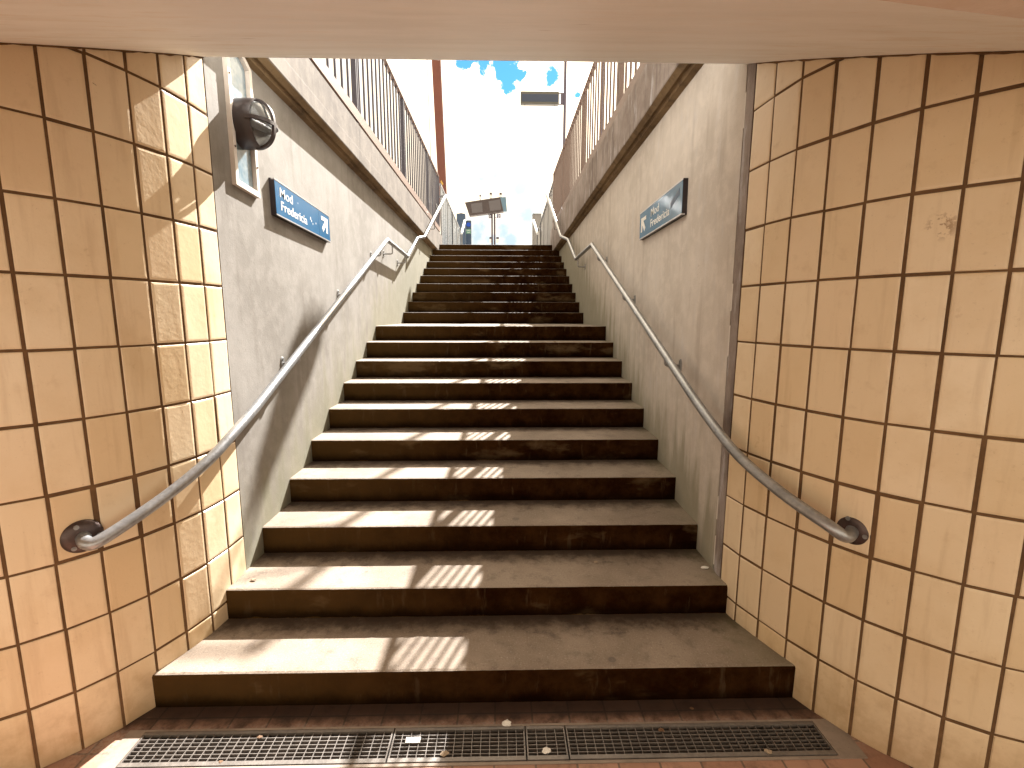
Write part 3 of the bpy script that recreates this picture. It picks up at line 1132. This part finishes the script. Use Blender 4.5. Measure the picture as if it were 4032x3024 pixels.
handrail('dull brownish handrail on the right wall, dark at its low end',
         ([(1.302, 1.612, .822), (1.250, 1.578, .812), (1.196, 1.600, .846), (1.125, 1.772, .900), (1.055, 1.985, .985), (1.015, 2.2, 1.095), (1.0, 2.43, 1.20)],
          [(1.0, 5.341, 2.39), (1.0, 6.473, 2.366), (1.0, 7.285, 2.745), (.92, 7.52, 2.83), (.92, 10.077, 4.09), (1.04, 10.09, 4.08)]),
         (1.300, 1.612, .822), (-.85, -.52, 0),
         [(2.84, zr(2.84), 1.0, XR, zr(2.84) - .064), (3.90, zr(3.90), 1.0, XR, zr(3.90) - .064), (5.0, zr(5.0), 1.0, XR, zr(5.0) - .07),
          (6.30, 2.37, 1.0, XR, 2.245), (8.53, 3.32, .92, .998, 3.11), (9.87, 3.98, .92, 1.05, 3.80)],
         XR, 1.0, -1, ('galv', 'galv_dull'), None)


# ---------------------------------------------------------------- direction signs
def dir_sign(label, sgn, x, corners, divy, texts, arrow, mat, loc):
    """corners: (y,z) near-top, far-top, far-bottom, near-bottom on the wall"""
    t = thing('direction_sign', label, 'sign', loc, 'blue direction signs on the stairwell walls')
    (ya, za), (yb, zb), (yc, zc), (yd, zd) = corners
    th = .032
    xw, xf = x, x + sgn * th
    m = MB()
    pr = [(ya, za), (yb, zb), (yc, zc), (yd, zd)]
    m.prism(pr, xw - sgn * .004, xf - sgn * .003, 'x')
    m.build('casing', 'sign_dark', t)
    e = MB()
    ins = .008
    e.prism([(ya, za), (yb, zb), (yb, zb - ins), (ya, za - ins)], xf - sgn * .02, xf + sgn * .0005, 'x')
    e.prism([(yd, zd + ins), (yc, zc + ins), (yc, zc), (yd, zd)], xf - sgn * .02, xf + sgn * .0015, 'x')
    e.build('edge_strip', 'alu', t)
    fz = MB()
    fz.prism([(ya + .002, za - ins - .001), (divy - .0015, lerp(za, zb, (divy - ya) / (yb - ya)) - ins - .001), (divy - .0015, lerp(zd, zc, (divy - yd) / (yc - yd)) + ins + .001), (yd + .002, zd + ins + .001)],
             xf - sgn * .006, xf - sgn * .001, 'x')
    fz.build('panel', mat, t)
    fz = MB()
    fz.prism([(divy + .0015, lerp(za, zb, (divy - ya) / (yb - ya)) - ins - .001), (yb - .003, zb - ins - .001), (yc - .003, zc + ins + .001), (divy + .0015, lerp(zd, zc, (divy - yd) / (yc - yd)) + ins + .001)],
             xf - sgn * .006, xf - sgn * .001, 'x')
    fz.build('arrow_panel', mat, t)
    tm = MB()
    for (s, y0, z0, size, ln, dy, dz) in texts:
        ux = Vector((0, dy, dz)).normalized()
        uz = Vector((0, -dz * (1 if dy > 0 else -1), abs(dy))).normalized()
        uz = Vector((0, 0, 1)) if uz.z < 0 else uz
        add_text(tm, s, size, (xf - sgn * .0004, y0, z0), ux, uz, .0004, 1.0, fit=ln)
    tm.build('lettering', 'white', t)
    am = MB()
    am.prism(arrow, xf - sgn * .0012, xf + sgn * .0003, 'x')
    am.build('arrow', 'white', t)
    return t


# left: y runs away from the camera = reading direction
sl = (2.337 - 2.376) / (3.66 - 2.817) * 0.9
dl = Vector((0, 1, sl)).normalized()


def Lp(u, v, fl=1):                      # u along, v up, from arrow panel centre
    return (3.562 + u, 2.256 + v + sl * u)


arrowL = [Lp(-.058, .050), Lp(.060, .052), Lp(.056, -.052), Lp(.028, -.052), Lp(.028, .002), Lp(-.032, -.055), Lp(-.052, -.030), Lp(.008, .026), Lp(-.058, .024)]
dir_sign('blue direction sign on the sunlit left wall, reading Mod Fredericia', 1, XL, [(2.817, 2.376), (3.66, 2.340), (3.668, 2.148), (2.821, 2.174)], 3.455,
         [('Mod', 2.876, 2.288, .075, .166, 1, sl), ('Fredericia', 2.882, 2.214, .075, .366, 1, sl)],
         arrowL, 'sign_blue', (XL, 3.24, 2.15))
sr = (2.388 - 2.409) / (3.743 - 2.876)


def Rp(u, v):
    return (3.640 - u, 2.290 + v + sr * (-u))


arrowR = [Rp(.060, .050), Rp(-.060, .052), Rp(-.056, -.052), Rp(-.028, -.052), Rp(-.028, .002), Rp(.030, -.057), Rp(.052, -.034), Rp(-.006, .026), Rp(.060, .024)]
ts = dir_sign('pale reflecting blue sign on the shaded right wall, sticker at its near end', -1, XR, [(2.876, 2.409), (3.743, 2.388), (3.736, 2.187), (2.872, 2.201)], 3.529,
              [('Mod', 3.464, 2.310, .075, .168, -1, -sr), ('Fredericia', 3.466, 2.236, .075, .38, -1, -sr)],
              arrowR, 'sign_pale', (XR, 3.3, 2.18))
sk = MB()
sk.prism([(3.078, 2.312), (2.928, 2.366), (2.915, 2.330), (3.062, 2.276)], XR - .032 + .002, XR - .0325, 'x')
sk.build('sticker', 'sticker', ts)
# chips in the enamel of the left sign
sign_l = [o for o in COL.objects if o.name == 'direction_sign'][0]
for (y, z, r) in ((3.31, 2.252, .006), (3.325, 2.238, .005), (3.40, 2.236, .004), (3.12, 2.306, .003), (3.345, 2.222, .004)):
    ck = MB()
    ck.lathe([(0, .0), (r, 0), (r, -.001)], (XL + .0312, y, z), (1, 0, 0), 7, sy=1.8)
    ck.build('chipped_spot', 'white', sign_l)


# ---------------------------------------------------------------- window panel behind the lamp
t = thing('wall_panel', 'narrow framed blue glass panel behind the wall lamp', 'window', (XL, 2.54, 2.55))
z0 = 2.235
prof = [(2.437, z0 + .005), (2.664, z0 - .008), (2.664, 2.858), (2.60, 2.900), (2.437, 2.905)]
inn = [(2.462, z0 + .032), (2.640, z0 + .022), (2.640, 2.846), (2.588, 2.880), (2.462, 2.880)]
m = MB()
for k in range(5):
    j = (k + 1) % 5
    m.prism([prof[k], prof[j], inn[j], inn[k]], XL - .002, XL + .022, 'x')
m.build('frame', 'frame_paint', t)
m = MB()
m.prism([(a + (.012 if a < 2.5 else -.012), b) for a, b in inn], XL - .001, XL + .004, 'x')
m.build('pane', 'panel', t)
m = MB()
for (y, z) in ((2.449, 2.42), (2.652, 2.38), (2.652, 2.72), (2.449, 2.75)):
    m.lathe([(0, .026), (.004, .026), (.0055, .0225), (.0055, .02)], (XL, y, z), (1, 0, 0), 10)
m.build('screw', 'screw', t)

# ---------------------------------------------------------------- bulkhead lamp
LC = Vector((XL, 2.548, 2.556))
t = thing('wall_lamp', 'round dark bulkhead lamp with a cross guard on the left wall', 'wall lamp', LC)
RL, SY = .104, 1.13
m = MB()
m.lathe([(0, .0), (RL * .96, .0), (RL, .012), (RL * 1.0, .065), (RL * .985, .096), (RL * .95, .103), (RL * .89, .100), (RL * .88, .06), (0, .045)], LC, (1, 0, 0), 56, SY)
m.build('housing', 'lamp_body', t, smooth=True)
m = MB()
m.lathe([(0, .062), (RL * .5, .064), (RL * .84, .078), (RL * .875, .098)], LC, (1, 0, 0), 48, SY)
rf = m.build('reflector', 'reflector', t, smooth=True)
m = MB()
m.tube([LC + Vector((.078, -.06, .0)), LC + Vector((.078, .06, .0))], .014, 14)
m.tube([LC + Vector((.078, -.085, .0)), LC + Vector((.078, -.06, .0))], .017, 14)
m.build('bulb', 'offwhite', t, smooth=True)
m = MB()
m.lathe([(RL * .88, .098), (RL * .86, .110), (RL * .74, .130), (RL * .52, .143), (RL * .28, .152), (0, .154)], LC, (1, 0, 0), 56, SY)
m.build('glass_dome', 'glass', t, smooth=True)


def guard(dirv, wid):
    g = MB()
    n = 22
    v = Vector(dirv)
    s = Vector((1, 0, 0)).cross(v).normalized()
    sc = SY if abs(v.z) > .5 else 1.0
    prev = None
    for i in range(n + 1):
        a = math.pi * i / n
        # super-ellipse: straight legs and a round nose
        ca, sa = math.cos(a), math.sin(a)
        c = LC + v * (RL * .97 * sc * math.copysign(abs(ca) ** .85, ca)) + Vector((1, 0, 0)) * (.078 + .094 * abs(sa) ** .9)
        nx = (v * (ca / sc) + Vector((1, 0, 0)) * sa).normalized()
        q = [c + s * wid + nx * .006, c - s * wid + nx * .006, c - s * wid - nx * .006, c + s * wid - nx * .006]
        b = len(g.v)
        g.v += [tuple(p) for p in q]
        if prev is not None:
            for k in range(4):
                k2 = (k + 1) % 4
                g.f.append((prev + k, prev + k2, b + k2, b + k))
                g.mi.append(0)
        prev = b
    g.f.append((0, 1, 2, 3))
    g.f.append((prev + 3, prev + 2, prev + 1, prev))
    g.mi += [0, 0]
    g.build('guard', 'lamp_body', t, smooth=True)


guard((0, 0, 1), .011)
guard((0, 1, 0), .0085)

# ---------------------------------------------------------------- catenary mast, cable, display pole


def tapered_h(mb, x, y, z0, z1, w0, w1, d, lean):
    """H section mast, lean in x from bottom to top"""
    def ring(z, w_, xo):
        f = .014
        return w_, xo
    for (sx0, sx1, sy0, sy1) in ((-.5, -.42, -.5, .5), (.42, .5, -.5, .5), (-.42, .42, -.05, .05)):
        b = len(mb.v)
        for (z, w_, xo) in ((z0, w0, 0), (z1, w1, lean)):
            for (a, c) in ((sx0, sy0), (sx1, sy0), (sx1, sy1), (sx0, sy1)):
                mb.v.append((x + xo + a * w_, y + c * d, z))
        for k in range(4):
            k2 = (k + 1) % 4
            mb.f.append((b + k, b + k2, b + 4 + k2, b + 4 + k))
            mb.mi.append(0)
        mb.f.append((b + 3, b + 2, b + 1, b))
        mb.f.append((b + 4, b + 5, b + 6, b + 7))
        mb.mi += [0, 0]


t = thing('overhead_line_mast', 'tall rust red steel mast rising beyond the left railing', 'mast', (-1.40, 12, TOPZ))
m = MB()
m.prism([(-1.305, TOPZ + .02), (-1.475, TOPZ + .02), (-1.695, 9.4), (-1.485, 9.4)], 11.88, 11.895, 'y')
m.prism([(-1.312, TOPZ + .02), (-1.468, TOPZ + .02), (-1.688, 9.4), (-1.492, 9.4)], 12.10, 12.115, 'y')
m.prism([(-1.383, TOPZ + .02), (-1.397, TOPZ + .02), (-1.597, 9.4), (-1.583, 9.4)], 11.8955, 12.0995, 'y')
m.build('column', 'mast', t)
m = MB()
m.box(-1.62, -1.17, 11.78, 12.22, TOPZ - .01, TOPZ + .02)
m.build('base_plate', 'mast', t)
m = MB()
m.prism([(-1.478, 4.79), (-1.455, 4.835), (-1.405, 4.745), (-1.425, 4.715)], 11.868, 11.876, 'y')
m.build('yellow_plate', 'yellow', t)

m = MB()
m.tube([(-1.795, 12.0, 9.2), (-1.754, 12, 7.58), (-1.711, 12, 5.27), (-1.68, 12, TOPZ)], .0075, 8)
o = m.build('cable', 'cable', loc=(-1.68, 12, TOPZ))
tag(o, 'thin grey cable hanging beside the red mast', 'cable')

t = thing('platform_pole', 'slim violet grey pole beyond the right railing carrying a display', 'pole', (1.507, 12, TOPZ))
m = MB()
m.tube([(1.507, 12, TOPZ), (1.507, 12, 7.85)], .036, 16)
m.build('shaft', 'pole', t, smooth=True)
m = MB()
for z in (6.60, 6.845):
    m.box(1.36, 1.49, 11.985, 12.015, z, z + .018)
m.box(1.405, 1.475, 11.98, 12.02, 6.618, 6.845)
m.build('bracket', 'pole', t)

t = thing('platform_lamp', 'tall platform lamp standing to the right, above the photo frame', 'lamp post', (2.40, 12, TOPZ))
m = MB()
m.tube([(2.40, 12, TOPZ), (2.40, 12, 9.80)], .034, 12)
m.tube([(2.40, 12, 9.78), (1.90, 12, 9.79)], .022, 12)
m.tube([(2.40, 12, 9.48), (1.95, 12, 9.68)], .016, 10)
m.build('pole', 'pole', t, smooth=True)
m = MB()
m.prism([(1.66, 11.84), (1.66, 12.16), (1.76, 12.19), (1.94, 12.06), (1.99, 12.03), (1.99, 11.97), (1.94, 11.94), (1.76, 11.81)], 9.70, 9.86, 'z')
m.build('lamp_head', 'head', t)

t = thing('departure_display', 'flat blue grey display box hanging from the slim pole', 'display', (.9, 12, 6.6))
m = MB()
m.bbox(.444, 1.362, 11.93, 12.07, 6.592, 6.868, .012)
m.build('casing', 'box_frame', t)
m = MB()
m.box(.475, 1.350, 11.925, 11.935, 6.635, 6.80)
m.build('screen', 'box_face', t)
m = MB()
for x in (.55, 1.26):
    m.box(x - .008, x + .008, 11.99, 12.01, 6.57, 6.60)
    m.box(x - .008, x + .008, 11.99, 12.01, 6.86, 6.885)
m.build('bolt', 'box_frame', t)


# ---------------------------------------------------------------- ribbed screens beyond the top step
def screen(label, sgn, x, y0, y1, zt0, zt1, mat, loc, step=(None)):
    t = thing('ribbed_screen', label, 'screen', loc, 'ribbed screens beyond the top step')
    m = MB()
    n = int((y1 - y0) / .085)
    pts = []
    for i in range(n + 1):
        y = y0 + (y1 - y0) * i / n
        off = (0, .018, .018, 0)[i % 4]
        pts.append((x - sgn * off, y, lerp(zt0, zt1, i / n)))
    for a, b in zip(pts, pts[1:]):
        m.quad((a[0], a[1], TOPZ - .01), (b[0], b[1], TOPZ - .01), b, a)
        m.quad((a[0] - sgn * .004, a[1], TOPZ - .01), (b[0] - sgn * .004, b[1], TOPZ - .01), (b[0] - sgn * .004, b[1], b[2]), (a[0] - sgn * .004, a[1], a[2]))
    m.build('sheet', mat, t)
    m = MB()
    m.prism([(y0 - .01, zt0 - .002), (y1 + .01, zt1 - .002), (y1 + .01, zt1 + .022), (y0 - .01, zt0 + .022)], x - .026, x + .012, 'x')
    m.build('cap_rail', 'galv_dull', t)
    for k in range(5):
        y = lerp(y0, y1, (k + .02) / 4.04)
        m = MB()
        m.box(x + sgn * .002, x + sgn * .016, y - .02, y + .02, TOPZ - .01, lerp(zt0, zt1, k / 4) - .003)
        m.build('post', 'galv_dull', t)
    return t


screen('blue grey ribbed screen past the end of the left handrail', 1, -1.245, 9.98, 14.6, 4.235, 4.12, 'screen', (-1.245, 12, TOPZ))
screen('warm grey ribbed screen past the end of the right handrail', -1, 1.075, 10.12, 14.6, 4.33, 4.06, 'screen_warm', (1.075, 12, TOPZ))

# far handrail ends catching the sun
for (lab, x, ya, za, yb, zb) in (('short sunlit handrail end in front of the tall left cabinet', -1.15, 13.81, 3.94, 15.10, 4.53),
                                 ('short sunlit handrail end in front of the right cabinet', .98, 13.3, 3.86, 15.12, 4.54)):
    m = MB()
    t = thing('far_handrail', lab, 'handrail', (x, (ya + yb) / 2, TOPZ), 'far handrail ends')
    m.tube([(x, ya, za - .02), (x, yb, zb)], .035, 12)
    m.build('pipe', 'white', t, smooth=True)
    m = MB()
    m.tube([(x, ya + .1, 3.10), (x, ya + .1, za)], .018, 8)
    m.build('post', 'galv_dull', t, smooth=True)

t = thing('cabinet', 'tall blue grey cabinet with a rounded cap behind the left screen', 'cabinet', (-1.25, 15.6, TOPZ), 'cabinets on the platform')
m = MB()
m.bbox(-1.44, -1.165, 15.5, 15.8, TOPZ + .3, 4.82, .015)
m.build('body', 'cabinet', t)
m = MB()
m.bbox(-1.36, -1.24, 15.56, 15.72, 4.815, 4.86, .018)
m.build('cap', 'offwhite', t)
t = thing('cabinet', 'low grey blue cabinet at the end of the right screen', 'cabinet', (1.1, 15.6, TOPZ), 'cabinets on the platform')
m = MB()
m.bbox(.985, 1.26, 15.5, 15.8, TOPZ + .3, 4.82, .015)
m.build('body', 'screen_warm', t)
m = MB()
m.box(.980, 1.27, 15.49, 15.81, 4.815, 4.835)
m.build('cap', 'galv_dull', t)

t = thing('card_reader', 'dark blue card reader column with a blue disc and green label', 'card reader', (-1.09, 16, TOPZ))
m = MB()
m.bbox(-1.184, -1.006, 15.96, 16.12, TOPZ + .3, 4.70, .014)
m.build('body', 'cabinet', t)
m = MB()
m.lathe([(0, .010), (.060, .010), (.063, .006), (.063, 0)], (-1.092, 15.955, 4.565), (0, -1, 0), 28)
d = m.build('disc', 'blue', t, smooth=True)
m = MB()
m.box(-1.112, -1.078, 15.942, 15.9445, 4.545, 4.57)
m.build('mark', 'head_side', d)
m = MB()
m.box(-1.172, -1.020, 15.952, 15.958, 4.275, 4.425)
lb = m.build('label', 'green', t)
m = MB()
add_text(m, 'Check', .05, (-1.162, 15.951, 4.365), (1, 0, 0), (0, 0, 1), .0012, fit=.132)
add_text(m, 'ind', .05, (-1.132, 15.951, 4.305), (1, 0, 0), (0, 0, 1), .0012, fit=.072)
m.build('lettering', 'white', lb)

# ---------------------------------------------------------------- twin screen mast far on the platform
YB = 25.0
t = thing('screen_mast', 'twin pole mast carrying two tilted dark screens', 'mast', (-.45, YB, TOPZ))
for x in (-.510, -.378):
    m = MB()
    m.box(x - .042, x + .042, YB + .30, YB + .40, TOPZ, 6.95)
    m.build('pole', 'post', t)
hd = MB()
front = [(-1.89, 7.334), (-1.663, 6.68), (.082, 6.907), (-.094, 7.608)]
hd.prism(front, YB, YB + .35, 'y')
ho = hd.build('screen_housing', 'head', t)
m = MB()
m.prism([(-.090, 7.606), (.086, 6.909), (.268, 6.918), (.209, 7.62)], YB + .012, YB + .34, 'y')
m.build('side_panel', 'head_side', ho)
for pr in ([(-1.588, 7.271), (-1.515, 6.812), (-.976, 6.863), (-1.012, 7.34)], [(-.68, 7.399), (-.604, 6.912), (-.036, 6.991), (-.103, 7.496)]):
    m = MB()
    m.prism(pr, YB - .012, YB - .002, 'y')
    m.build('screen', 'head_glass', ho)
for (x, z0, z1, wd) in ((-1.10, 7.47, 7.72, .075), (-.56, 7.55, 7.82, .13), (-.06, 7.62, 7.82, .14)):
    m = MB()
    m.bbox(x - wd * .55, x + wd * .55, YB - .05, YB + .16, z1 - .15, z1, .02)
    m.box(x - wd * .42, x + wd * .42, YB + .02, YB + .10, z0 - .04, z1 - .125)
    so2 = m.build('spotlight', 'offwhite', t)
    m = MB()
    m.box(x - wd * .40, x + wd * .40, YB - .056, YB - .049, z1 - .11, z1 - .02)
    m.build('lens', 'head', so2)
m = MB()
m.tube([(-1.10, YB, 7.50), (-1.19, YB, 7.56), (-1.27, YB, 7.44)], .006, 6)
m.build('cable', 'cable', t)
for (x0, x1, lab, s) in ((-.252, -.066, 'navy track number plate reading 2', '2'), (-.69, -.557, 'navy track number plate half hidden behind the pole', '3')):
    m = MB()
    m.box(x0, x1, YB + .38 if s == '3' else YB + .30, YB + .42 if s == '3' else YB + .34, 6.642, 6.842)
    m.box(x0 + .02, x1 + .02 if s == '3' else x1 - .02, YB + .36, YB + .38, 6.66, 6.67)
    if s == '2':
        m.box(x0 - .10, x0, YB + .31, YB + .33, 6.65, 6.67)
    np_ = m.build('number_plate', 'navy', t)
    np_['label'] = lab
    m = MB()
    yy = YB + (.378 if s == '3' else .298)
    add_text(m, s, .19, ((x0 + x1) / 2 - .05, yy - .001, 6.672), (1, 0, 0), (0, 0, 1), .006, fit=.10)
    m.build('number', 'white', np_)
for (x0, x1) in ((-.645, -.555), (-.294, -.160)):
    m = MB()
    m.bbox(x0, x1, YB + .28, YB + .42, 5.39, 5.60, .015)
    l = m.build('loudspeaker', 'offwhite', t)
    m = MB()
    m.bbox(x0 - .006, x1 + .006, YB + .27, YB + .43, 5.59, 5.68, .015)
    m.build('hood', 'post', l)

# ---------------------------------------------------------------- litter
rnd = random.Random(21)


def crumb(name, mat, x, y, z, r, label, cat, flat=.5):
    bm = bmesh.new()
    bmesh.ops.create_icosphere(bm, subdivisions=2, radius=r)
    for v in bm.verts:
        k = 1 + rnd.uniform(-.35, .35)
        v.co = Vector((v.co.x * k * 1.3, v.co.y * k, max(-r * .3, v.co.z * k * flat)))
    for v in bm.verts:
        v.co += Vector((x, y, z + r * .28))
    m = MB()
    m.add_bm(bm)
    o = m.build(name, mat, loc=(x, y, z))
    return tag(o, label, cat)


crumb('paper_scrap', 'paper', .02, 1.642, .003, .014, 'crumpled white paper scrap behind the drain', 'litter')
crumb('leaf_scrap', 'leaf', .985, 1.500, .005, .010, 'small pale leaf scrap on the right drain edge', 'litter')
crumb('paper_scrap', 'paper', .165, 1.520, .004, .012, 'torn pale paper scrap on the short narrow grating', 'litter', .3)
crumb('leaf_scrap', 'leaf', -.215, 1.515, .004, .012, 'curled brown leaf scrap on the tagged grating', 'litter', .3)
crumb('pebble', 'leaf', -1.235, 2.185, .303, .009, 'flat pale pebble at the foot of the left wall', 'pebble', .4)
crumb('pebble', 'leaf', .50, 2.33, .30, .008, 'tiny white pebble on the second tread', 'pebble', .5)
crumb('pebble', 'paper', 1.06, 2.26, .30, .013, 'white chip in the corner at the foot of the right wall', 'pebble', .5)
for (x, y, r, lb) in ((-.93, 1.60, .007, 'dark curled leaf bit far left on the long sunlit grating'), (.62, 1.60, .008, 'brown leaf bit on the back frame of the right grating'),
                      (-1.02, 1.50, .006, 'small brown leaf bit on the front frame of the sunlit grating'), (.78, 1.70, .006, 'dry leaf bit on the dark floor behind the right grating')):
    crumb('leaf_scrap', 'dark_leaf', x, y, .003, r, lb, 'litter', .35)
crumb('leaf_scrap', 'leaf', .52, 4.62, 1.35, .012, 'pale leaf scrap high on the lower flight', 'litter', .5)
